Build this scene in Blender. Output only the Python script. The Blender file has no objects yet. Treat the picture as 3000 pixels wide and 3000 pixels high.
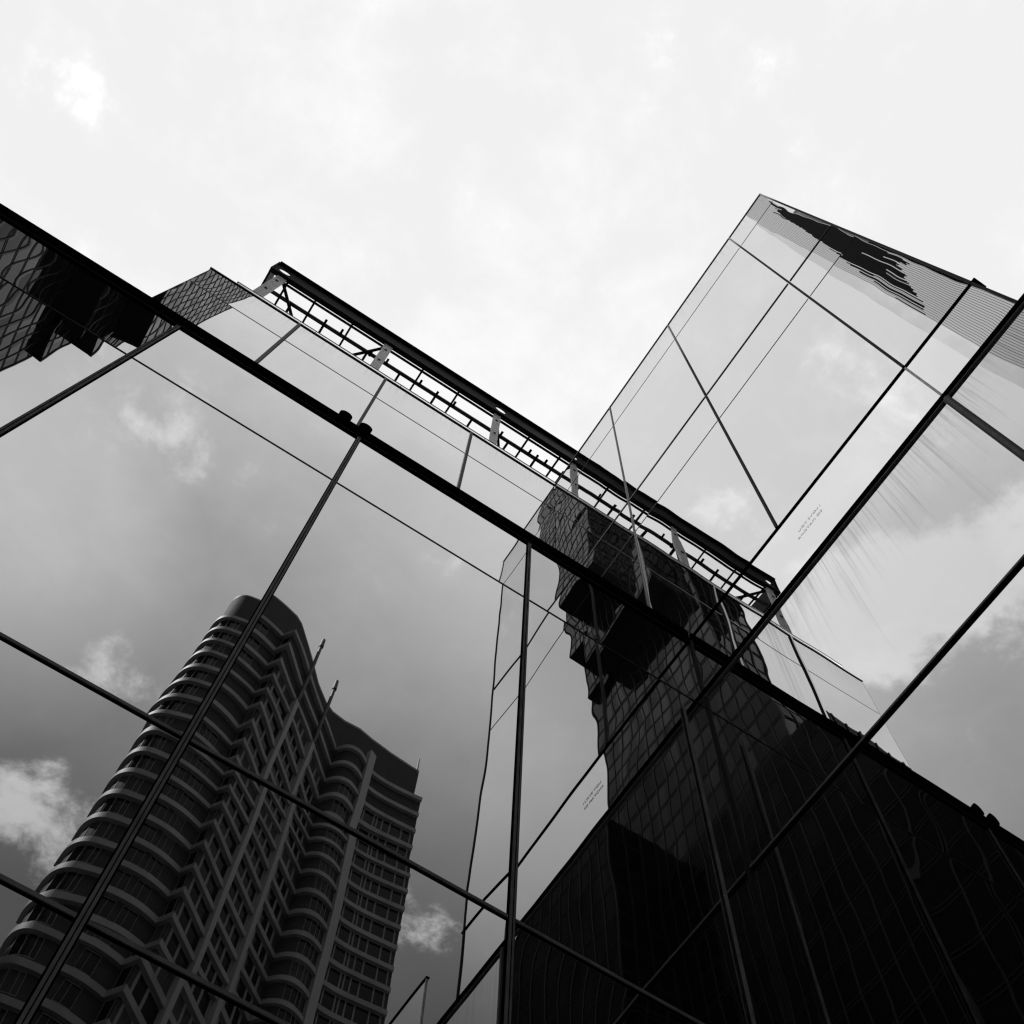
import bpy, bmesh, math, random
from mathutils import Vector, Matrix
random.seed(7)
S = bpy.context.scene
COL = S.collection
ZC = 1.6                     # eye height above the ground; measured heights below are relative to the eye

# ------------------------------------------------------------------ camera, sky, sun, exposure
cam = bpy.data.objects.new('camera', bpy.data.cameras.new('camera'))
COL.objects.link(cam)
yaw, pitch, roll = 0.4887, 1.2260, 0.0937
fwd = Vector((math.sin(yaw)*math.cos(pitch), math.cos(yaw)*math.cos(pitch), math.sin(pitch)))
rt = Vector((math.cos(yaw), -math.sin(yaw), 0)); up = rt.cross(fwd)
r2 = rt*math.cos(roll) + up*math.sin(roll); u2 = -rt*math.sin(roll) + up*math.cos(roll)
cam.matrix_world = Matrix(((r2.x, u2.x, -fwd.x, 0), (r2.y, u2.y, -fwd.y, 0), (r2.z, u2.z, -fwd.z, ZC), (0, 0, 0, 1)))
cam.data.sensor_width = 36; cam.data.lens = 39.879
cam.data.clip_start = 0.1; cam.data.clip_end = 3000
S.camera = cam

SUN_AZ, SUN_EL = math.radians(-112), math.radians(55)       # azimuth from +Y towards +X
w = bpy.data.worlds.new('World'); S.world = w; w.use_nodes = True
nt = w.node_tree; N = nt.nodes; LK = nt.links; N.clear()
def nd(t, **k):
    n = N.new(t)
    for a, v in k.items(): setattr(n, a, v)
    return n
def mth(op, a, b=None, c=None, clamp=False):
    n = nd('ShaderNodeMath', operation=op, use_clamp=clamp)
    for i, v in enumerate((a, b, c)):
        if v is None: continue
        if isinstance(v, (int, float)): n.inputs[i].default_value = v
        else: LK.new(v, n.inputs[i])
    return n.outputs[0]
def smooth(v, lo, hi, o0=0.0, o1=1.0):
    n = nd('ShaderNodeMapRange', interpolation_type='SMOOTHSTEP')
    LK.new(v, n.inputs[0])
    for i, x in zip((1, 2, 3, 4), (lo, hi, o0, o1)): n.inputs[i].default_value = x
    return n.outputs[0]
sky = nd('ShaderNodeTexSky', sky_type='NISHITA'); sky.sun_disc = False
sky.sun_elevation = SUN_EL; sky.sun_rotation = SUN_AZ
sky.air_density = 1.0; sky.dust_density = 1.5
bw = nd('ShaderNodeRGBToBW'); LK.new(sky.outputs[0], bw.inputs[0])        # a black and white photograph
tc = nd('ShaderNodeTexCoord'); sp = nd('ShaderNodeSeparateXYZ'); LK.new(tc.outputs['Generated'], sp.inputs[0])
zz = mth('MAXIMUM', sp.outputs[2], 0.06)
px = mth('DIVIDE', sp.outputs[0], zz); py = mth('DIVIDE', sp.outputs[1], zz)
cb = nd('ShaderNodeCombineXYZ'); LK.new(px, cb.inputs[0]); LK.new(py, cb.inputs[1])
def fbm(scale, det, rough, off, dist=0.0):
    m = nd('ShaderNodeVectorMath', operation='ADD'); LK.new(cb.outputs[0], m.inputs[0]); m.inputs[1].default_value = off
    n = nd('ShaderNodeTexNoise'); LK.new(m.outputs[0], n.inputs['Vector'])
    n.inputs['Scale'].default_value = scale; n.inputs['Detail'].default_value = det
    n.inputs['Roughness'].default_value = rough; n.inputs['Distortion'].default_value = dist
    return n.outputs[0]
nA = mth('ADD', mth('MULTIPLY', mth('SUBTRACT', fbm(9.0, 12, 0.64, (3.1, 1.7, 0), 0.15), 0.5), 1.5), 0.5)
nB = fbm(2.2, 3, 0.5, (9.4, 2.2, 0))
def bump_at(cx, cy, rad):                                                  # where a cumulus happens to stand
    dx = mth('SUBTRACT', px, cx); dy = mth('SUBTRACT', py, cy)
    d = mth('SQRT', mth('ADD', mth('MULTIPLY', dx, dx), mth('MULTIPLY', dy, dy)))
    return smooth(d, 0.0, rad, 1.0, 0.0)
blobs = None
for cx, cy, rd, am in ((-.085, -.665, .10, .44), (-.07, -.90, .15, .42), (-.495, .225, .14, .66), (-.52, .15, .10, .40), (-.56, .10, .12, .32), (-.55, -.28, .30, .5), (.34, -.76, .14, .18), (-.15, -.40, .14, .15), (-.40, .03, .10, .26), (-.31, .03, .08, .26), (-.33, .20, .08, .24), (-.62, .10, .2, .20), (-.02, .10, .12, .10), (.07, -.08, .12, .12)):
    b = mth('MULTIPLY', bump_at(cx, cy, rd), am)
    blobs = b if blobs is None else mth('ADD', blobs, b)
cum = smooth(mth('ADD', nA, blobs), 0.68, 1.0)
# thin bright veil of high cloud over the north half of the zenith
vx = mth('MULTIPLY', mth('SUBTRACT', px, 0.05), 1.15); vy = mth('SUBTRACT', py, 0.25)
vr = mth('SQRT', mth('ADD', mth('MULTIPLY', vx, vx), mth('MULTIPLY', vy, vy)))
vn = nd('ShaderNodeMapRange'); LK.new(mth('ADD', vr, mth('MULTIPLY', mth('SUBTRACT', nB, 0.5), 0.25)), vn.inputs[0])
for i_, x_ in zip((1, 2, 3, 4), (0.56, 1.22, 1.0, 0.0)): vn.inputs[i_].default_value = x_
veil = mth('MULTIPLY', mth('POWER', vn.outputs[0], 1.15), mth('SUBTRACT', 1.0, mth('MULTIPLY', bump_at(-.66, .17, .24), .30)))
veil = mth('MULTIPLY', veil, mth('SUBTRACT', 1.0, mth('MULTIPLY', bump_at(.34, -.78, .38), .40)))
veil = mth('MULTIPLY', veil, mth('SUBTRACT', 1.0, mth('MULTIPLY', bump_at(0, -.46, .22), .18)))   # a clearer gap in the veil
veil = mth('MAXIMUM', veil, mth('MULTIPLY', bump_at(-.24, -.55, .40), 1.0))      # a second bright patch low in the south-west
SKY_GAIN, VEIL_L, CUM_L = 0.70, 9.1, 11.4
base = mth('MULTIPLY', bw.outputs[0], SKY_GAIN)
lv = mth('ADD', base, mth('MULTIPLY', veil, mth('SUBTRACT', VEIL_L, base)))
lv = mth('ADD', lv, mth('MULTIPLY', mth('MULTIPLY', cum, 0.85), mth('SUBTRACT', CUM_L, lv)))
wisp = smooth(mth('ADD', nA, mth('MULTIPLY', mth('SUBTRACT', nB, .5), .9)), 0.35, 0.85, 0.965, 1.07)
lv = mth('MULTIPLY', lv, wisp)
bg = nd('ShaderNodeBackground'); LK.new(lv, bg.inputs[0]); bg.inputs[1].default_value = 0.1
wo = nd('ShaderNodeOutputWorld'); LK.new(bg.outputs[0], wo.inputs[0])

sl = bpy.data.lights.new('sun', 'SUN'); sl.energy = 4.5; sl.angle = math.radians(0.5); sl.color = (1, 1, 1)
so = bpy.data.objects.new('sun', sl); COL.objects.link(so)
sd = Vector((math.sin(SUN_AZ)*math.cos(SUN_EL), math.cos(SUN_AZ)*math.cos(SUN_EL), math.sin(SUN_EL)))
so.rotation_euler = sd.to_track_quat('Z', 'Y').to_euler(); so.location = (-40, 30, 90)
S.view_settings.view_transform = 'Standard'; S.view_settings.look = 'None'
S.view_settings.exposure = 0.0; S.view_settings.gamma = 1.0
S.render.engine = 'CYCLES'
S.cycles.max_bounces = 12; S.cycles.glossy_bounces = 8; S.cycles.diffuse_bounces = 3
S.cycles.use_denoising = True
S.cycles.filter_width = 1.3

# ------------------------------------------------------------------ materials (all grey: the photograph is black and white)
def mat(name):
    m = bpy.data.materials.new(name); m.use_nodes = True
    t = m.node_tree; t.nodes.clear()
    return m, t.nodes, t.links, t.nodes.new('ShaderNodeOutputMaterial')
def plain(name, v, rough=0.5, metal=0.0, spec=0.5, var=0.15, scale=6.0, bump=0.0, stretch=(1, 1, 1)):
    m, n, l, o = mat(name)
    b = n.new('ShaderNodeBsdfPrincipled'); l.new(b.outputs[0], o.inputs[0])
    t = n.new('ShaderNodeTexCoord'); mp = n.new('ShaderNodeMapping'); l.new(t.outputs['Object'], mp.inputs[0]); mp.inputs['Scale'].default_value = stretch
    z = n.new('ShaderNodeTexNoise'); l.new(mp.outputs[0], z.inputs['Vector']); z.inputs['Scale'].default_value = scale; z.inputs['Detail'].default_value = 5
    r = n.new('ShaderNodeMapRange'); l.new(z.outputs[0], r.inputs[0]); r.inputs[1].default_value = .25; r.inputs[2].default_value = .75
    r.inputs[3].default_value = v*(1-var); r.inputs[4].default_value = v*(1+var)
    l.new(r.outputs[0], b.inputs['Base Color'])
    b.inputs['Roughness'].default_value = rough; b.inputs['Metallic'].default_value = metal
    b.inputs['Specular IOR Level'].default_value = spec
    if bump:
        u = n.new('ShaderNodeBump'); l.new(z.outputs[0], u.inputs['Height']); u.inputs['Distance'].default_value = bump; l.new(u.outputs[0], b.inputs['Normal'])
    return m
def glass(name, r0=0.10, k=1.8, top=1.0, wave=0.0012, wscale=0.55, tilt=(0, 0, 0), rnd=0.004, streak=None, rough=0.0, veilcol=0.012, fine=0.0, cells=None):
    """coated facade glass over a dark interior: reflectance climbs from r0 face-on to top at grazing"""
    m, n, l, o = mat(name)
    def M(op, a, b=None, clamp=False):
        q = n.new('ShaderNodeMath'); q.operation = op; q.use_clamp = clamp
        for i, v in enumerate((a, b)):
            if v is None: continue
            if isinstance(v, (int, float)): q.inputs[i].default_value = v
            else: l.new(v, q.inputs[i])
        return q.outputs[0]
    g = n.new('ShaderNodeNewGeometry'); oi = n.new('ShaderNodeObjectInfo')
    # slow roller-wave of the panes, its phase different in every pane
    off = n.new('ShaderNodeVectorMath'); off.operation = 'ADD'; l.new(g.outputs['Position'], off.inputs[0])
    sc = n.new('ShaderNodeMath'); sc.operation = 'MULTIPLY'; l.new(oi.outputs['Random'], sc.inputs[0]); sc.inputs[1].default_value = 60
    l.new(sc.outputs[0], off.inputs[1])
    z = n.new('ShaderNodeTexNoise'); l.new(off.outputs[0], z.inputs['Vector']); z.inputs['Scale'].default_value = wscale
    z.inputs['Detail'].default_value = 1.0; z.inputs['Roughness'].default_value = 0.35
    h = z.outputs[0]
    if fine:
        z2 = n.new('ShaderNodeTexNoise'); l.new(off.outputs[0], z2.inputs['Vector']); z2.inputs['Scale'].default_value = wscale*5; z2.inputs['Detail'].default_value = 1
        h = M('ADD', h, M('MULTIPLY', z2.outputs[0], fine))
    bp = n.new('ShaderNodeBump'); l.new(h, bp.inputs['Height']); bp.inputs['Strength'].default_value = 1.0; bp.inputs['Distance'].default_value = wave*10
    # each pane sits a hair out of true
    rv = n.new('ShaderNodeCombineXYZ')
    for i, mul in enumerate((7.31, 13.7, 3.17)):
        fr = M('FRACT', M('MULTIPLY', oi.outputs['Random'], mul*10))
        l.new(M('MULTIPLY', M('SUBTRACT', fr, 0.5), rnd*2), rv.inputs[i])
    a1 = n.new('ShaderNodeVectorMath'); l.new(bp.outputs[0], a1.inputs[0]); l.new(rv.outputs[0], a1.inputs[1])
    cell = None
    if cells:
        fl_ = n.new('ShaderNodeVectorMath'); fl_.operation = 'MULTIPLY'; l.new(g.outputs['Position'], fl_.inputs[0]); fl_.inputs[1].default_value = cells[0]
        f2_ = n.new('ShaderNodeVectorMath'); f2_.operation = 'FLOOR'; l.new(fl_.outputs[0], f2_.inputs[0])
        wn = n.new('ShaderNodeTexWhiteNoise'); l.new(f2_.outputs[0], wn.inputs['Vector']); cell = wn.outputs['Value']
        sb = n.new('ShaderNodeVectorMath'); sb.operation = 'SUBTRACT'; l.new(wn.outputs['Color'], sb.inputs[0]); sb.inputs[1].default_value = (.5, .5, .5)
        sc_ = n.new('ShaderNodeVectorMath'); sc_.operation = 'SCALE'; l.new(sb.outputs[0], sc_.inputs[0]); sc_.inputs['Scale'].default_value = cells[1]
        ad_ = n.new('ShaderNodeVectorMath'); l.new(a1.outputs[0], ad_.inputs[0]); l.new(sc_.outputs[0], ad_.inputs[1]); a1 = ad_
    a2 = n.new('ShaderNodeVectorMath'); l.new(a1.outputs[0], a2.inputs[0]); a2.inputs[1].default_value = tilt
    a3 = n.new('ShaderNodeVectorMath'); a3.operation = 'NORMALIZE'; l.new(a2.outputs[0], a3.inputs[0])
    nrm = a3.outputs[0]
    dp = n.new('ShaderNodeVectorMath'); dp.operation = 'DOT_PRODUCT'; l.new(g.outputs['Incoming'], dp.inputs[0]); l.new(nrm, dp.inputs[1])
    c = M('ABSOLUTE', dp.outputs['Value'])
    f = M('POWER', M('SUBTRACT', 1.0, c, clamp=True), k)
    f = M('ADD', r0, M('MULTIPLY', f, top-r0), clamp=True)
    if cell is not None: f = M('MULTIPLY', f, M('ADD', .72, M('MULTIPLY', cell, .5)), clamp=True)
    if streak:
        ax, z_top, length, amt = streak                       # rain-washed dirt running down from a ledge
        s = n.new('ShaderNodeSeparateXYZ'); l.new(g.outputs['Position'], s.inputs[0])
        cx = n.new('ShaderNodeCombineXYZ'); l.new(M('MULTIPLY', s.outputs[ax], 19.0), cx.inputs[0]); l.new(M('MULTIPLY', s.outputs[2], 0.18), cx.inputs[1])
        sn = n.new('ShaderNodeTexNoise'); l.new(cx.outputs[0], sn.inputs['Vector']); sn.inputs['Scale'].default_value = 1.0; sn.inputs['Detail'].default_value = 6; sn.inputs['Roughness'].default_value = .7
        cl = n.new('ShaderNodeCombineXYZ'); l.new(M('MULTIPLY', s.outputs[ax], 2.2), cl.inputs[0])
        ln = n.new('ShaderNodeTexNoise'); l.new(cl.outputs[0], ln.inputs['Vector']); ln.inputs['Scale'].default_value = 1.0; ln.inputs['Detail'].default_value = 4
        d = M('SUBTRACT', z_top, s.outputs[2])
        rel = M('DIVIDE', d, M('MULTIPLY', M('POWER', ln.outputs[0], 2.0), length*4.0))
        fall = n.new('ShaderNodeMapRange'); fall.interpolation_type = 'SMOOTHSTEP'; l.new(rel, fall.inputs[0]); fall.inputs[1].default_value = 0; fall.inputs[2].default_value = 1; fall.inputs[3].default_value = 1; fall.inputs[4].default_value = 0
        st = n.new('ShaderNodeMapRange'); st.interpolation_type = 'SMOOTHSTEP'; l.new(sn.outputs[0], st.inputs[0]); st.inputs[1].default_value = .47; st.inputs[2].default_value = .64
        msk = M('MULTIPLY', M('MULTIPLY', fall.outputs[0], st.outputs[0]), amt)
        f = M('MULTIPLY', f, M('SUBTRACT', 1.0, msk))
    gl = n.new('ShaderNodeBsdfGlossy'); gl.inputs['Roughness'].default_value = rough; l.new(nrm, gl.inputs['Normal'])
    df = n.new('ShaderNodeBsdfDiffuse'); df.inputs['Color'].default_value = (veilcol, veilcol, veilcol, 1)
    mx = n.new('ShaderNodeMixShader'); l.new(f, mx.inputs[0]); l.new(df.outputs[0], mx.inputs[1]); l.new(gl.outputs[0], mx.inputs[2])
    l.new(mx.outputs[0], o.inputs[0])
    return m

M_BLACK = plain('black_painted_metal', 0.003, 0.7, spec=0.0)
M_DARK = plain('dark_anodised_metal', 0.010, 0.6, spec=0.10)
M_MULL = plain('grey_mullion_metal', 0.035, 0.55, spec=0.15)
M_TRIM = plain('worn_grey_metal', 0.16, 0.6, spec=0.15, var=.35, scale=5)
M_LIGHT = plain('light_cap_metal', 0.9, 0.22, metal=1.0, var=.05)
M_POST = plain('galvanised_steel', 0.78, 0.5, var=.3, scale=4)
M_STEEL = plain('dark_primed_steel', 0.008, 0.6, spec=.08)
M_CORE = plain('dark_interior', 0.008, 0.9, spec=0.0)
M_ROOF = plain('grey_roof_membrane', 0.2, 0.8)
M_GROUND = plain('stone_paving', 0.16, 0.75, scale=.8, bump=.01)
M_BRICK = plain('dark_brick', 0.032, 0.8, spec=.2, var=.3, scale=1.2, stretch=(.35, .35, 6))
M_BAND = plain('painted_concrete', 0.19, 0.6, spec=.3, var=.32, scale=.35, stretch=(1, 1, .25))
M_WIN = glass('dark_window_glass', r0=.012, k=4.5, top=.3, wave=.001, veilcol=.008)
M_FRAME = plain('pale_window_frame', 0.17, 0.6, spec=.2)
M_PALE = plain('pale_concrete_pier', 0.24, 0.6, var=.1)
M_CURT = plain('drawn_curtain', .045, .8, spec=.1, var=.5, scale=3, stretch=(3, 3, .2))
M_POLE = plain('weathered_dark_pole', 0.010, 0.6)
M_LET = plain('grey_vinyl_letters', 0.72, 0.35, metal=1.0)
G_L = glass('front_wing_glass', r0=.32, k=.88, wave=.00045, wscale=.5, rnd=.004)
G_L2 = glass('rear_block_glass', r0=.36, k=.9, wave=.0006, wscale=.40, rnd=.003, streak=(0, 33.1+ZC, 1.6, .16))
G_R = glass('tower_block_glass', r0=.50, k=.65, wave=.0006, wscale=.45, rnd=.002, streak=(1, 33.1+ZC, 1.4, .16))
G_BAND = glass('spandrel_band_glass', r0=.92, k=.5, top=1.0, wave=.0006, wscale=.5, rnd=.002, veilcol=.06)
G_RL = glass('lower_block_glass', r0=.43, k=.95, wave=.0005, wscale=.45, rnd=.0015, streak=(1, 14.35+ZC, 2.4, .30))
G_D = glass('pixel_tower_glass', r0=.012, k=5.6, top=.9, wave=.0010, wscale=.25, rnd=.004, cells=((1/2.27, 1/2.27, 1/5.0), .035))
G_RIB = glass('ribbed_slab_glass', r0=.35, k=1.0, top=1.0, wave=.0008, wscale=.25, veilcol=.1)
M_RIBS = plain('grey_ribs', .10, .7, spec=.1)
G_BASE = glass('skyscraper_base_glass', r0=.005, k=5.0, top=.3, wave=.0010, wscale=.25, rnd=.004, veilcol=.004, cells=((1/2.27, 1/2.27, 1/5.0), .03))
M_FIN = plain('pixel_tower_fins', 0.012, .5, spec=.2)
M_SOFF = plain('black_soffit', 0.006, .8, spec=.1)

# ------------------------------------------------------------------ mesh helpers
class MB:
    def __init__(s): s.bm = bmesh.new()
    def box(s, a, b, bev=0.0):
        x0, y0, z0 = a; x1, y1, z1 = b
        v = [s.bm.verts.new(p) for p in ((x0,y0,z0),(x1,y0,z0),(x1,y1,z0),(x0,y1,z0),(x0,y0,z1),(x1,y0,z1),(x1,y1,z1),(x0,y1,z1))]
        fs = [s.bm.faces.new([v[i] for i in q]) for q in ((0,3,2,1),(4,5,6,7),(0,1,5,4),(1,2,6,5),(2,3,7,6),(3,0,4,7))]
        if bev:
            es = list({e for f in fs for e in f.edges}); bmesh.ops.bevel(s.bm, geom=es, offset=bev, segments=2, affect='EDGES', profile=.5)
        return s
    def bar(s, p, q, wx, wz, upv=(0, 0, 1)):
        p = Vector(p); q = Vector(q); d = (q-p).normalized(); u = Vector(upv)
        if abs(d.dot(u)) > .98: u = Vector((1, 0, 0))
        a = d.cross(u).normalized()*wx/2; c = d.cross(a).normalized()*wz/2
        v = [s.bm.verts.new(e+i*a+j*c) for e in (p, q) for i, j in ((-1,-1),(1,-1),(1,1),(-1,1))]
        for f in ((3,2,1,0),(4,5,6,7),(0,1,5,4),(1,2,6,5),(2,3,7,6),(3,0,4,7)): s.bm.faces.new([v[i] for i in f])
        return s
    def tube(s, p, q, r0, r1=None, n=14):
        r1 = r0 if r1 is None else r1
        p = Vector(p); q = Vector(q); d = (q-p).normalized(); u = Vector((0,0,1)) if abs(d.z) < .9 else Vector((1,0,0))
        a = d.cross(u).normalized(); c = d.cross(a)
        A = [s.bm.verts.new(p+(a*math.cos(t)+c*math.sin(t))*r0) for t in [2*math.pi*i/n for i in range(n)]]
        B = [s.bm.verts.new(q+(a*math.cos(t)+c*math.sin(t))*r1) for t in [2*math.pi*i/n for i in range(n)]]
        for i in range(n): s.bm.faces.new((A[i], A[(i+1)%n], B[(i+1)%n], B[i]))
        s.bm.faces.new(A[::-1]); s.bm.faces.new(B)
        return s
    def strip(s, pts, o0, o1, z0, z1):
        """solid ribbon following a plan path, between offsets o0 and o1 outward (right of travel negative)"""
        P = [Vector((x, y)) for x, y in pts]; nn = []
        for i in range(len(P)):
            t = Vector((0, 0))
            if i > 0: t += (P[i]-P[i-1]).normalized()
            if i < len(P)-1: t += (P[i+1]-P[i]).normalized()
            t.normalize()
            ref = (P[i+1]-P[i]).normalized() if i < len(P)-1 else (P[i]-P[i-1]).normalized()
            m = Vector((-t.y, t.x)); k = max(.5, m.dot(Vector((-ref.y, ref.x)))); nn.append(m/k)
        ring = []
        for p, m in zip(P, nn):
            a = p+m*o0; b = p+m*o1
            ring.append([s.bm.verts.new(c) for c in ((a.x,a.y,z0),(b.x,b.y,z0),(b.x,b.y,z1),(a.x,a.y,z1))])
        for r, q in zip(ring, ring[1:]):
            for i in range(4): s.bm.faces.new((r[i], r[(i+1)%4], q[(i+1)%4], q[i]))
        s.bm.faces.new(ring[0][::-1]); s.bm.faces.new(ring[-1])
        return s
    def pane(s, axis, at, a0, a1, z0, z1, bow, sgn=-1, thick=.03, nu=10, nv=14):
        """insulating glass pane, its outer face slightly bowed; axis 1: faces -Y, axis 0: faces -X"""
        def P(u, v, d):
            a = a0+(a1-a0)*u; z = z0+(z1-z0)*v
            return (a, d, z) if axis == 1 else (d, a, z)
        g = []
        for j in range(nv+1):
            row = []
            for i in range(nu+1):
                u, v = .5-.5*math.cos(math.pi*i/nu), .5-.5*math.cos(math.pi*j/nv)
                d = bow*(1-(2*u-1)**4)*(1-(2*v-1)**4)
                row.append(s.bm.verts.new(P(u, v, at-d)))
            g.append(row)
        for j in range(nv):
            for i in range(nu):
                f = s.bm.faces.new((g[j][i], g[j][i+1], g[j+1][i+1], g[j+1][i])); f.smooth = True
        c = [s.bm.verts.new(P(u, v, at)) for u, v in ((0, 0), (1, 0), (1, 1), (0, 1))]
        b = [s.bm.verts.new(P(u, v, at+thick)) for u, v in ((0, 0), (1, 0), (1, 1), (0, 1))]
        for k in range(4): s.bm.faces.new((c[k], c[(k+1) % 4], b[(k+1) % 4], b[k]))
        s.bm.faces.new(b)
        return s
    def done(s, name, m, parent=None, mats=None):
        bmesh.ops.recalc_face_normals(s.bm, faces=s.bm.faces[:])
        me = bpy.data.meshes.new(name); s.bm.to_mesh(me); s.bm.free()
        for q in (mats or [m]): me.materials.append(q)
        o = bpy.data.objects.new(name, me); COL.objects.link(o)
        if parent: o.parent = parent; o.matrix_parent_inverse = parent.matrix_world.inverted()
        return o
def thing(name, label, cat, loc=(0, 0, 0), group=None):
    o = bpy.data.objects.new(name, None); COL.objects.link(o); o.location = loc
    o.matrix_world = Matrix.Translation(loc)
    o['label'] = label; o['category'] = cat
    if group: o['group'] = group
    return o
Z = lambda z: z+ZC

# ------------------------------------------------------------------ ground
g = MB().box((-1500, -1500, -0.5), (1500, 1500, 0)).done('ground', M_GROUND); g['kind'] = 'structure'

# ------------------------------------------------------------------ the glass complex
XR, YL, YL2 = 6.2115, 5.3676, 9.0523
LX0 = -11.8044
zBu, zBl, zT2, zL3, zL4 = Z(16.4202), Z(15.9832), Z(13.9953), Z(7.5833), Z(5.5053)
# ---- front wing
wing = thing('glass_wing', 'low front glass wing with a thick black roof edge, mirroring a tall apartment tower', 'building', (-3, 8, 0))
MB().box((LX0, YL+.06, 0), (XR+.0, YL2-.02, zBl)).done('interior', M_CORE, wing)
MB().box((LX0, YL+.02, zBl), (XR-.005, YL2-.025, zBu-.12)).done('roof', M_ROOF, wing)
b = MB(); b.box((LX0, YL-.035, zBl+.045), (XR-.03, YL+.02, zBu), .010); b.box((LX0, YL-.025, zBl), (XR-.03, YL+.02, zBl+.035))
b.done('roof_edge_beam', M_BLACK, wing)
MB().box((LX0, YL-.030, zBl+.0355), (XR-.03, YL+.01, zBl+.0445)).done('beam_trim', M_MULL, wing)
xs = [LX0+3*i for i in range(6)]+[XR]
rows = [(zT2, zBl), (zL3, zT2), (zL4, zL3), (Z(-0.9), zL4), (0.05, Z(-.9))]
for xa, xb in zip(xs, xs[1:]):
    for z0, z1 in rows:
        MB().pane(1, YL, xa+.012, xb-.012, z0+.012, z1-.012, random.uniform(.0022, .0055)*random.choice((1, 1, -1))*(min(xb-xa, z1-z0)/3)**2).done('glass_pane', G_L, wing)
for x in xs[1:-1]:
    m_ = MB().box((x-.027, YL-.030, .05), (x+.027, YL+.05, zBl-.001), .003).done('mullion', M_TRIM, wing)
    q = MB()
    for sg in (-1, 1): q.box((x+sg*.0275 if sg > 0 else x-.040, YL-.012, .05), (x+.040 if sg > 0 else x-.0275, YL+.04, zBl-.001))
    q.box((x-.004, YL-.033, .06), (x+.004, YL-.0305, zBl-.002)); q.done('gasket', M_BLACK, m_)
for z, hw, d in ((zT2, .012, .008), (zL3, .018, .020), (zL4, .018, .020), (Z(-.9), .018, .020)):
    q = MB(); q2 = MB()
    for xa, xb in zip(xs, xs[1:]):
        e = .0405 if xb < XR-.1 else .03
        q.box((xa+.0405, YL-d, z-hw), (xb-e, YL+.04, z+hw))
        if hw > .015: q2.box((xa+.0405, YL-.010, z+hw+.0005), (xb-e, YL+.035, z+hw+.010)); q2.box((xa+.0405, YL-.010, z-hw-.010), (xb-e, YL+.035, z-hw-.0005))
    tr_ = q.done('transom', M_TRIM if hw > .015 else M_DARK, wing)
    if hw > .015: q2.done('gasket', M_BLACK, tr_)
    else: q2.bm.free()
MB().box((5.712-.022, YL-.040, 2.0), (5.712+.022, YL-.024, Z(13.55)), .003).done('corner_post', M_TRIM, wing)

# ---- rear block
rear = thing('rear_glass_block', 'set-back glass block under the open steel roof frame, behind the black roof edge', 'building', (0, 18, 0))
LX2 = -5.77; zP = Z(33.10)
MB().box((LX2+.01, YL2+.06, 0), (XR+.05, 30, zP-.05)).done('interior', M_CORE, rear)
xs2 = [LX2, -2.82, .14, 3.17, XR]; rz = [Z(16.2), Z(22.48), Z(24.50), Z(30.88), zP]
for xa, xb in zip(xs2, xs2[1:]):
    for z0, z1 in zip(rz, rz[1:]):
        MB().pane(1, YL2, xa+.010, xb-.010, z0+.010, z1-.010, random.uniform(.0008, .0030)*(min(xb-xa, z1-z0)/3)**2).done('glass_pane', G_L2, rear)
for x in xs2[1:-1]:
    MB().box((x-.045, YL2-.05, Z(16.3)), (x+.045, YL2+.05, zP-.02), .006).done('mullion', M_DARK, rear)
for z, hw, d in ((Z(30.88), .014, .008), (Z(24.5), .04, .03), (Z(22.48), .014, .008)):
    q = MB()
    for xa, xb in zip(xs2, xs2[1:]): q.box((xa+.046, YL2-d, z-hw), (xb-.046, YL2+.04, z+hw))
    q.done('transom', M_DARK, rear)
MB().box((LX2-.006, YL2-.004, Z(16.4)), (LX2+.006, 30, zP), .003).done('end_wall', M_DARK, rear)
MB().box((LX2-.05, YL2-.03, zP), (XR-.02, YL2+.25, zP+.05)).done('parapet_seal', M_DARK, rear)
q = MB()
for xa, xb in ((-4.95, -2.33), (-2.31, .62), (.64, 3.62), (3.64, XR-.03)): q.box((xa, YL2-.035, zP+.05), (xb, YL2+.25, zP+.20))
q.done('parapet_cap', M_LIGHT, rear)
MB().box((-4.99, YL2-.045, zP+.20), (XR-.03, YL2+.27, zP+.24)).done('cap_edge', M_DARK, rear)

# ---- right tower block
blk = thing('glass_tower_block', 'tall glass block on the right with a bright spandrel band and sharp top corner', 'building', (13, 3, 0))
zHa, zHb, zHc = Z(16.1597), Z(14.4444), Z(10.4583)
EY, V1, BR = -1.2626, .1643, 2.9609
MB().box((XR+.06, EY+.03, zHa), (24, YL2+.02, zP-.05)).done('interior', M_CORE, blk)
MB().box((XR+.06, EY+.03, zHb-.02), (24, YL-.00, zHa)).done('interior_band', M_CORE, blk)
MB().box((XR+.06, -4.6, 0), (24, YL, zHb-.02)).done('interior_base', M_CORE, blk)
ysU = [EY, V1, V1+BR, V1+2*BR, YL2]; rU = [zHa, Z(22.53), Z(24.53), Z(31.07), zP]
for ya, yb in zip(ysU, ysU[1:]):
    for z0, z1 in zip(rU, rU[1:]):
        MB().pane(0, XR, ya+.008, yb-.008, z0+.008, z1-.008, random.uniform(.0006, .0024)*(min(yb-ya, z1-z0)/3)**2).done('glass_pane', G_R, blk)
for y, hw in ((V1, .023), (V1+BR, .021), (V1+2*BR, .015)):
    MB().box((XR-.028, y-hw, zHa+.03), (XR+.05, y+hw, zP-.02), .005).done('mullion', M_DARK, blk)
for z, hw, d in ((Z(31.07), .012, .006), (Z(24.53), .034, .012), (Z(22.53), .012, .006)):
    q = MB(); e = .037
    for ya, yb in zip(ysU, ysU[1:]): q.box((XR-d, ya+e, z-hw), (XR+.04, yb-e, z+hw))
    q.done('transom', M_DARK, blk)
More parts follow.
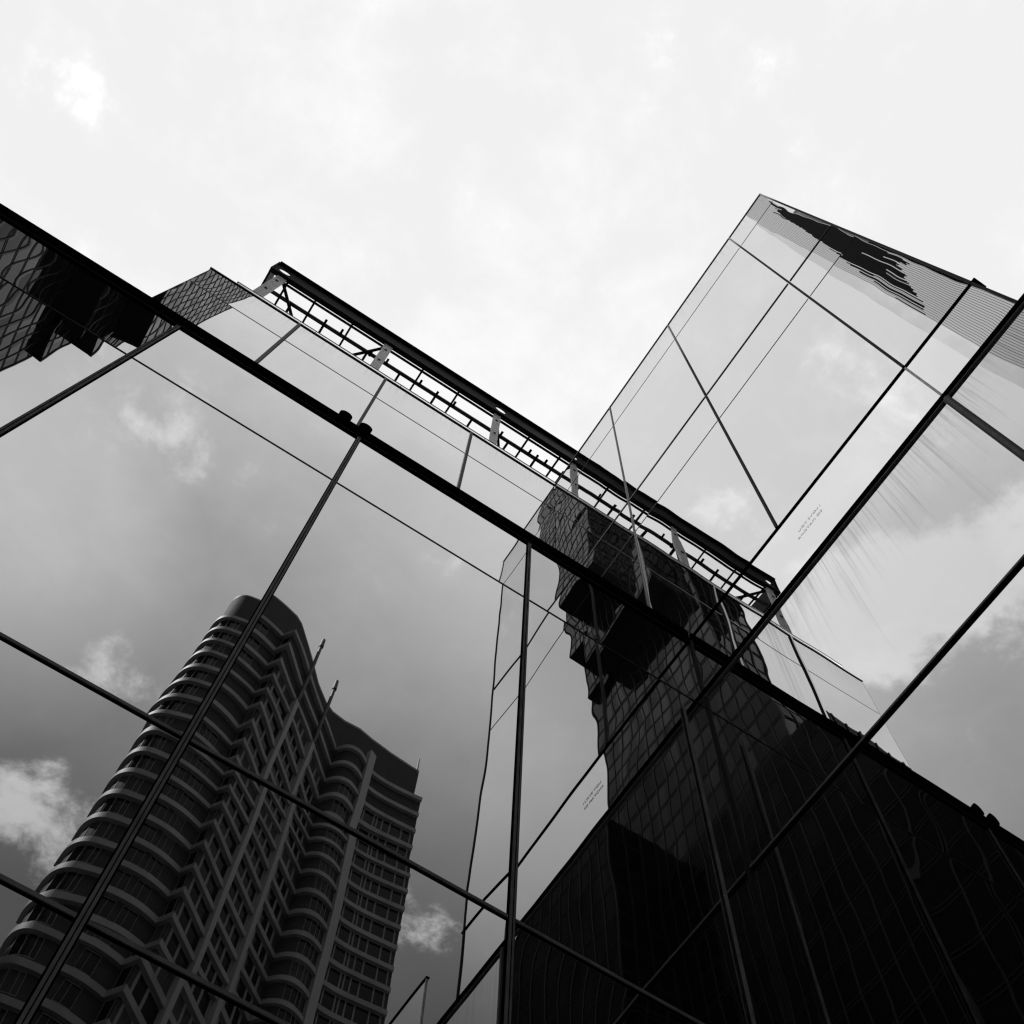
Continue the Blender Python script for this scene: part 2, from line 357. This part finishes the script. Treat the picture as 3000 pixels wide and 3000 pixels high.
MB().box((XR-.015, EY-.035, zHa+.03), (24, EY+.008, zP), .003).done('end_wall', M_DARK, blk)
MB().box((XR-.02, EY-.04, zP), (XR+.3, YL2, zP+.06)).done('parapet_cap', M_DARK, blk)
# spandrel band and its two ledges
ysB = [EY, V1, YL-.001]
for ya, yb in zip(ysB, ysB[1:]):
    MB().box((XR, ya+.012, zHb+.02), (XR+.03, yb-.012, zHa-.012)).done('spandrel_pane', G_BAND, blk)
MB().box((XR-.012, V1-.018, zHb+.03), (XR+.04, V1+.018, zHa-.01)).done('band_joint', M_POST, blk)
MB().box((XR-.02, EY-.03, zHb+.02), (24, EY+.012, zHa-.01), .003).done('band_end', M_DARK, blk)
MB().box((XR-.022, EY-.09, zHa-.012), (XR+.2, YL-.0, zHa+.022), .005).done('upper_ledge', M_BLACK, blk)
q = MB(); q.box((XR-.040, -4.6, zHb-.12), (XR+.2, YL-.01, zHb+.02), .01); q.done('lower_ledge', M_BLACK, blk)
MB().box((XR-.030, -4.6, zHb-.145), (XR+.03, YL-.01, zHb-.122)).done('ledge_trim', M_TRIM, blk)
ysL = [-4.6, V1, YL-.001]; rL = [0.05, Z(.2), Z(4.06), Z(8.46), zHc, zHb-.17]
rL = [0.05, Z(4.06), zHc, zHb-.147]
for ya, yb in zip(ysL, ysL[1:]):
    for z0, z1 in zip(rL, rL[1:]):
        MB().pane(0, XR, ya+.012, yb-.012, z0+.012, z1-.012, random.uniform(.0003, .0012)).done('glass_pane', G_RL, blk)
q = MB(); q.box((XR-.05, V1-.05, .05), (XR+.04, V1+.05, zHb-.149), .006); m_ = q.done('mullion', M_MULL, blk)
MB().box((XR-.058, V1-.022, .06), (XR-.0505, V1+.022, zHb-.15)).done('cover_cap', M_TRIM, m_)
for z in (zHc, Z(4.06)):
    q = MB()
    for ya, yb in zip(ysL, ysL[1:]): q.box((XR-.03, ya+.051, z-.028), (XR+.04, yb-.03, z+.028), .004)
    tr_ = q.done('transom', M_DARK, blk)
    MB().box((XR-.036, V1+.06, z-.016), (XR-.0305, YL-.04, z+.016)).done('cover_cap', M_TRIM, tr_)
MB().box((XR-.028, YL-.028, .05), (XR, YL, zHa-.02), .003).done('corner_mullion', M_DARK, blk)

# ---- lettering stuck on the inside of the band, so it reads backwards from the street
let = thing('vinyl_lettering', 'small grey mirror-written lettering on the bright spandrel band', 'lettering', (XR-.003, 2.4, Z(15.3)))
def word(txt, y, z, size):
    cu = bpy.data.curves.new('letters', 'FONT'); cu.body = txt; cu.size = size; cu.extrude = .001; cu.space_character = 1.12
    tmp = bpy.data.objects.new('letters_tmp', cu); COL.objects.link(tmp); bpy.context.view_layer.update()
    me = bpy.data.meshes.new_from_object(tmp.evaluated_get(bpy.context.evaluated_depsgraph_get()))
    width = tmp.dimensions.x; bpy.data.objects.remove(tmp); me.materials.clear(); me.materials.append(M_LET)
    o = bpy.data.objects.new('word', me); COL.objects.link(o)
    # text runs along +Y with its top up and faces into the building (+X)
    o.matrix_world = Matrix(((0, 0, 1, XR-.004), (1, 0, 0, y), (0, 1, 0, Z(z)), (0, 0, 0, 1)))
    o.parent = let; o.matrix_parent_inverse = let.matrix_world.inverted()
    return y+width+size*.42
for row, y, z in ((('I', 'LOVE', 'YOU'), 2.36, 15.42), (('SO', 'MATCHA'), 2.38, 15.25)):
    for t_ in row: y = word(t_, y, z, .088)

# ---- roof frame on the rear block: it stands 1.2 m behind the parapet
fr = thing('steel_roof_frame', 'open dark steel frame with a deep beam and pale posts along the roof', 'roof frame', (0, YL2+1.7, zP))
K = 1.13; FY = YL2*K                           # plane of the front beam
zt, zTop = Z(37.04*K), Z(38.27*K)
XE, XW = -4.82*K, 9.2
def holed_plate(q, x0, x1, z0, z1, y0, y1, cx, cz, r, n=24):
    ring = []
    for y in (y0, y1):
        A = []; B = []
        for i in range(n):
            t = 2*math.pi*i/n+.001; dx, dz = math.cos(t), math.sin(t)
            k = min(((x1-cx) if dx > 0 else (x0-cx))/dx, ((z1-cz) if dz > 0 else (z0-cz))/dz)
            A.append(q.bm.verts.new((cx+r*dx, y, cz+r*dz))); B.append(q.bm.verts.new((cx+k*dx, y, cz+k*dz)))
        ring.append((A, B))
    (A, B), (C, D) = ring
    for i in range(n):
        j = (i+1) % n
        q.bm.faces.new((A[i], A[j], B[j], B[i])); q.bm.faces.new((C[i], D[i], D[j], C[j])); q.bm.faces.new((A[i], C[i], C[j], A[j])); q.bm.faces.new((B[i], B[j], D[j], D[i]))
q = MB(); holes = (-4.47*K, 4.02*K); e = .42; xa = XE
for hx in holes:
    x0, x1 = hx-.38, hx+e
    if x0 > xa+.01: q.box((xa, FY, zt+.02), (x0, FY+.04, zTop-.06))
    holed_plate(q, x0, x1, zt+.02, zTop-.06, FY, FY+.04, hx, Z(37.66*K), .24); xa = x1
q.box((xa, FY, zt+.02), (XW, FY+.04, zTop-.06))
q.box((XE, FY-.12, zTop-.06), (XW, FY+.045, zTop))
q.box((XE, FY-.07, zt-.03), (XW, FY+.13, zt+.02))
q.done('main_beam', M_STEEL, fr)
MB().box((XE-.04, FY+.14, zt-.02), (XE+.04, FY+2.0, zTop-.02)).done('end_beam', M_STEEL, fr)
MB().box((XE-.05, FY-.06, zt), (XE, FY+.138, zTop+.02)).done('end_plate', M_STEEL, fr)
ry = lambda y: (y-YL2)*K+FY                     # depths behind the front beam
MB().box((-4.3*K, ry(YL2+.15), zt-.055), (XW, ry(YL2+.22), zt+.03)).done('rail', M_STEEL, fr)
MB().box((-4.75*K, ry(YL2+.58), zt-.07), (XW, ry(YL2+.69), zt+.05)).done('rail', M_MULL, fr)
MB().box((-4.75*K, ry(YL2+1.62), zt-.07), (XW, ry(YL2+1.72), zt+.05)).done('rail', M_STEEL, fr)
for x in (-4.15, -3.10, -1.70, 1.03, 2.43, 5.25, 6.5):
    MB().box((x*K-.038, ry(YL2+.06), zt-.125), (x*K+.038, ry(YL2+1.62), zt-.071)).done('crossbar', M_STEEL, fr)
for x, a_, c_ in ((-3.72, .62, 1.6), (-2.48, .42, 1.6), (-1.87, .40, .64), (-.82, .6, 1.6), (-.70, .5, .7), (-.11, .42, .62), (.45, .66, 1.6), (1.19, .42, .64), (1.85, .45, 1.6), (2.52, .42, .64), (3.30, .6, 1.6), (4.4, .42, .66), (4.75, .6, 1.6), (5.55, .42, .64), (5.85, .45, 1.6), (6.2, .42, .64), (6.9, .45, 1.6)):
    MB().box((x*K-.046, ry(YL2+a_), zt-.13), (x*K+.046, ry(YL2+c_), zt-.072)).done('stub_bar', M_STEEL, fr)
for xa, xb in ((-4.27, -3.25), (-.40, -1.42), (4.0, 4.75)):
    MB().bar((xa*K, ry(YL2+.14), zt-.19), (xb*K, ry(YL2+1.2), zt-.19), .10, .10).done('brace', M_STEEL, fr)
for x, wd in ((-4.38, .19), (-.33, .17), (3.95, .15), (8.0, .15)):
    x *= K
    q = MB(); q.box((x-wd, FY+.05, zP-.05), (x+wd, FY+.14, zt-.04), .008)
    pst = q.done('post', M_POST, fr)
    k_ = MB()
    for zz_ in (34.7, 36.2): k_.box((x-wd*.35, FY+.025, Z(zz_*K)), (x+wd*.25, FY+.05, Z(zz_*K)+.11))
    k_.done('bolt_plate', M_STEEL, pst)

# ---- floodlights on the front wing roof edge
def floodlight(x, label):
    t = thing('floodlight', label, 'lamp', (x, YL+.05, zBu), 'round lamps on the black roof edge')
    q = MB(); n = 20; rings = []
    for k, (r, dy) in enumerate(((.02, .12), (.06, .10), (.095, .05), (.105, .0), (.105, -.05))):
        rings.append([q.bm.verts.new((x+r*math.cos(a), YL+.0+dy, zBu+.10+r*1.45*math.sin(a))) for a in [2*math.pi*i/n for i in range(n)]])
    for A, B in zip(rings, rings[1:]):
        for i in range(n): q.bm.faces.new((A[i], A[(i+1) % n], B[(i+1) % n], B[i]))
    q.bm.faces.new(rings[0]); q.bm.faces.new(rings[-1][::-1])
    q.done('lamp_head', M_BLACK, t)
    MB().box((x-.03, YL+.0, zBu+.001), (x+.03, YL+.06, zBu+.14)).done('bracket', M_BLACK, t)
floodlight(-.147, 'round black floodlight on the roof edge left of the mullion line')
floodlight(.206, 'round black floodlight on the roof edge right of the mullion line')

# ---- terrace balustrade on the lower block, seen only in the mirror of the front wing
bal = thing('glass_balustrade', 'glass balustrade with dark rail on the lower block terrace', 'balustrade', (XR, -3.5, zHb))
MB().box((XR-.02, -4.6, zHa-.012), (XR+.05, -2.5, zHa+.022)).done('top_rail', M_BLACK, bal)
MB().box((XR, -4.58, zHb+.03), (XR+.02, -2.55, zHa-.013)).done('glass_panel', G_BAND, bal)
MB().box((XR-.01, -2.545, zHb+.021), (XR+.03, -2.515, zHa-.013)).done('post', M_POST, bal)

# ------------------------------------------------------------------ apartment tower behind the viewer (mirrored in the front wing)
def catmull(p, n=5):
    out = []
    for i in range(len(p)-1):
        a = p[max(i-1, 0)]; b_ = p[i]; c = p[i+1]; d = p[min(i+2, len(p)-1)]
        for j in range(n):
            t = j/n
            out.append(tuple(.5*((2*b_[k])+(-a[k]+c[k])*t+(2*a[k]-5*b_[k]+4*c[k]-d[k])*t*t+(-a[k]+3*b_[k]-3*c[k]+d[k])*t**3) for k in (0, 1)))
    out.append(p[-1]); return out
segA = catmull([(-1.75, -60.3), (-1.72, -58.7), (-1.38, -57.7), (-.70, -57.1), (.30, -56.85), (1.75, -56.65), (3.2, -56.58), (4.6, -56.68), (5.9, -56.98), (7.15, -57.40)])
J = (19.65, -66.5)
segB = [(7.15, -57.40), (7.90, -56.20)]
segC = [(7.90, -56.20), J]
segD = catmull([J, (20.3, -65.6), (21.05, -65.07), (22.06, -65.0), (23.0, -65.38), (23.9, -66.0), (25.0, -66.4), (26.5, -66.56), (28.5, -66.5), (32.1, -66.2)])
back = [(32.9, -80), (-1.8, -80), (-1.75, -60.3)]
front = segA[:-1]+segB[:-1]+segC[:-1]+segD
def rev(p): return [(x, y) for x, y in p]
def sub(path, u0, u1, n=8):
    """piece of a path between two fractions of its length"""
    L = [0]
    for a, b_ in zip(path, path[1:]): L.append(L[-1]+math.dist(a, b_))
    T = L[-1]
    def at(s):
        for i in range(len(path)-1):
            if s <= L[i+1] or i == len(path)-2:
                t = (s-L[i])/max(1e-9, L[i+1]-L[i]); return tuple(path[i][k]+(path[i+1][k]-path[i][k])*t for k in (0, 1))
    inner = [p for p, l in zip(path, L) if u0*T+1e-4 < l < u1*T-1e-4]
    return [at(u0*T)]+inner+[at(u1*T)]
apt = thing('apartment_tower', 'brick apartment tower with wavy pale floor bands, seen mirrored in the front wing', 'building', (15, -70, 0))
ZTOP = Z(128.3); Z0B = Z(121.0); FH = 3.2; NF = 37
def closed_prism(pts, z0, z1, name, m, parent):
    q = MB(); A = [q.bm.verts.new((x, y, z0)) for x, y in pts]; B = [q.bm.verts.new((x, y, z1)) for x, y in pts]; n = len(pts)
    for i in range(n): q.bm.faces.new((A[i], A[(i+1) % n], B[(i+1) % n], B[i]))
    q.bm.faces.new(A[::-1]); q.bm.faces.new(B)
    return q.done(name, m, parent)
closed_prism(front+back[:-1], 0, Z0B+.9, 'wall', M_BRICK, apt)
crown_front = segA[:-1]+[(7.5, -57.5), (8.4, -58.1), (11.1, -60.9), (14, -63.6), (16.2, -65.3), (17.6, -66.0), (19.6, -66.3), (21.8, -66.2), (24, -66.6), (27, -66.9), (30.4, -67.0), (31.4, -67.0)]
closed_prism(crown_front+[(31.6, -79), (-1.8, -79)], Z0B+.95, ZTOP-.35, 'roof_crown', M_BRICK, apt)
MB().strip(crown_front, .02, -.25, ZTOP-.35, ZTOP).done('roof_coping', M_BAND, apt)
# left sides of the path face the street: travelling left to right, the street (+y) is on the left
for k in range(NF):
    zb = Z0B-k*FH
    if zb < 2: break
    q = MB(); q.strip(front, -.05, .40, zb, zb+.66)
    q.done('floor_band', M_BAND, apt)
    if k > 21: continue
    w0, w1 = zb+.86-FH, zb-.02
    # brick faces: corner window and front windows
    def window(path, u0, u1, cuts, z0, z1):
        pth = sub(path, u0, u1); f = MB(); f.strip(pth, -.02, .05, z0, z0+.07); f.strip(pth, -.02, .05, z1-.07, z1)
        for c in cuts:
            cc = min(max(c, .012), .988); f.strip(sub(pth, cc-.012, cc+.012), -.02, .07, z0+.071, z1-.071)
        wf = f.done('window', M_FRAME, apt)
        MB().strip(pth, -.03, .02, z0+.03, z1-.03).done('pane', random.choice((M_WIN, M_WIN, M_WIN, M_WIN, M_CURT)), wf)
    window(segA, .22, .40, (0, .42, .78, 1), w0+.25, w1)
    if k in (0, 1, 2) or k > 6:
        window(segA, .56, .68, (0, .5, 1), w0+.15, w1-.1)
        window(segA, .73, .85, (0, .4, 1), w0+.15, w1-.1)
    window(segB, .2, .85, (0, 1), w0, w1)
    if k > 1:
        window(segC, .03, .93, (0, .13, .30, .46, .55, .66, .78, .9, 1), w0, w1)
        window(segD, .16, .30, (0, .35, .7, 1), w0+.2, w1)
        window(segD, .44, .97, (0, .10, .30, .36, .46, .60, .82, 1), w0, w1)
# piers and poles
def along(seg, u):
    p = sub(seg, 0, u)[-1]; return p
for u, seg, zt_, wd in ((.30, segC, Z(114.8), .33), (.655, segC, Z(114.8), .33), (.40, segD, Z(124), .55)):
    x, y = along(seg, u); x2, y2 = along(seg, min(1, u+.01)); d = Vector((x2-x, y2-y)).normalized(); nrm = Vector((-d.y, d.x))
    q = MB(); q.strip([(x-d.x*wd, y-d.y*wd), (x+d.x*wd, y+d.y*wd)], -.1, .62, 0, zt_); q.done('pier', M_PALE, apt)
    if seg is segC:
        c = Vector((x, y))+nrm*.5
        q = MB(); q.tube((c.x, c.y, zt_), (c.x, c.y, Z(127.0)), .24, .2); q.tube((c.x, c.y, Z(127)), (c.x, c.y, Z(128.9)), .30, .22)
        q.done('roof_pole', M_POLE, apt)
MB().tube((31.2, -67.2, ZTOP-.4), (31.2, -67.2, ZTOP+2.6), .16, .1).done('vent_pipe', M_PALE, apt)
q = MB()
for dx in (0, .5): q.tube((21.5+dx, -68, ZTOP-.4), (21.9+dx, -68, ZTOP+2.2), .04)
q.done('roof_aerial', M_POLE, apt)

# ------------------------------------------------------------------ pixelated glass skyscraper to the left of the viewer (mirrored)
tw = thing('pixel_skyscraper', 'dark gridded glass skyscraper with stepped boxes, seen only mirrored in the glass', 'building', (-50, -25, 0))
X = 50.0; HT = Z(335)
yc = lambda c: 2*YL+c*X
def facade_box(name, x0, x1, y0, y1, z0, z1, soffit=True, gm=None):
    """glass box with its mullion grid as sub-part"""
    o = MB().box((x0, y0, z0), (x1, y1, z1)).done(name, gm or G_D, tw)
    q = MB(); bay = .063*36; fl = .139*36
    ny = max(1, round((y1-y0)/bay)); nx = max(1, round((x1-x0)/bay))
    for i in range(ny+1):
        y = y0+(y1-y0)*i/ny; q.box((x1-.02, y-.09, z0), (x1+.10, y+.09, z1))
    for i in range(nx+1):
        x = x0+(x1-x0)*i/nx
        if x1-x < 60: q.box((x-.13, y1-.02, z0), (x+.13, y1+.18, z1)); q.box((x-.13, y0-.18, z0), (x+.13, y0+.02, z1))
    kz = math.ceil(z0/fl)
    while kz*fl < z1-.6:
        for dz in (0, .55):
            z = kz*fl+dz
            if z < z0+.1: continue
            q.box((x1-.02, y0, z-.045), (x1+.06, y1, z+.045)); q.box((x0, y1-.02, z-.07), (x1, y1+.09, z+.07)); q.box((x0, y0-.09, z-.07), (x1, y0+.02, z+.07))
        kz += 1
    q.done('mullion_grid', M_FIN, o)
    if soffit: MB().box((x0+.05, y0-.15, z0-.25), (x1+.12, y1+.15, z0-.005)).done('soffit', M_SOFF, o)
    return o
facade_box('shaft', -X-12, -X, yc(-1.56), -31.5, Z(118)+.01, HT, soffit=False)
facade_box('base', -X-22, -X, yc(-1.56), -20.0, 0, Z(118), soffit=False, gm=G_BASE)
facade_box('base', -X-22, -X, -19.8, -8.5, 0, Z(95), soffit=False, gm=G_BASE)
facade_box('low_wing', -X+.2, -42, -79, -58, 0, Z(128), soffit=False, gm=G_BASE)
# ribbed slab cantilevered on the north side, with a wedge of dark strips painted on as soffit shade
rib = MB().box((-X-30, -12.4, Z(122)), (-X, -5.95, HT)).done('ribbed_slab', G_RIB, tw)
MB().box((-X-30, -31.4, Z(226)), (-X-3, -12.61, Z(300))).done('link_floors', G_D, tw)
q = MB()
for i in range(21): q.box((-X-.02, -12.3+.31*i-.022, Z(122)), (-X+.05, -12.3+.31*i+.022, HT-.1))
q.done('vertical_ribs', M_RIBS, rib)
def lerp(tab, v):
    for (a0, b0), (a1, b1) in zip(tab, tab[1:]):
        if a0 <= v <= a1: return b0+(b1-b0)*(v-a0)/(a1-a0)
    return tab[0][1] if v < tab[0][0] else tab[-1][1]
q = MB()
for i in range(40):
    y = -12.3+.16*i; lo = lerp(((-12.3, 188), (-10.8, 190), (-8.8, 178), (-7, 168), (-6, 166)), y); hi = lerp(((-12.3, 320), (-10.8, 296), (-8.8, 244), (-7, 204), (-6, 176)), y)
    lo += random.uniform(0, 3)+(random.choice((0, 0, 12, 26)) if i % 3 == 0 else 0); hi += random.uniform(-3, 3)+(random.choice((0, 20, -14)) if i % 4 == 0 else 0)
    if y > -8.2 and i % 3 == 1: continue
    if hi > lo+3: q.box((-X-.012, y+.002, Z(lo)), (-X+.06, y+.158, Z(hi)))
q.done('soffit_shade_strips', M_SOFF, rib)  # near-black strips stand in for the shaded undersides of stepped boxes
facade_box('cantilever_box', -X+.01, -.975*X, yc(-1.563), yc(-1.455), Z(3.627*X), Z(3.88*X))
facade_box('cantilever_box', -X+.01, -.900*X, yc(-1.45), yc(-.95), Z(3.65*X), HT-8)
facade_box('cantilever_box', -X+.01, -.905*X, yc(-1.566), yc(-1.452), Z(3.885*X), HT-3)
facade_box('cantilever_box', -.9*X+.02, -.803*X, yc(-1.474), yc(-1.10), Z(4.02*X), HT-14)
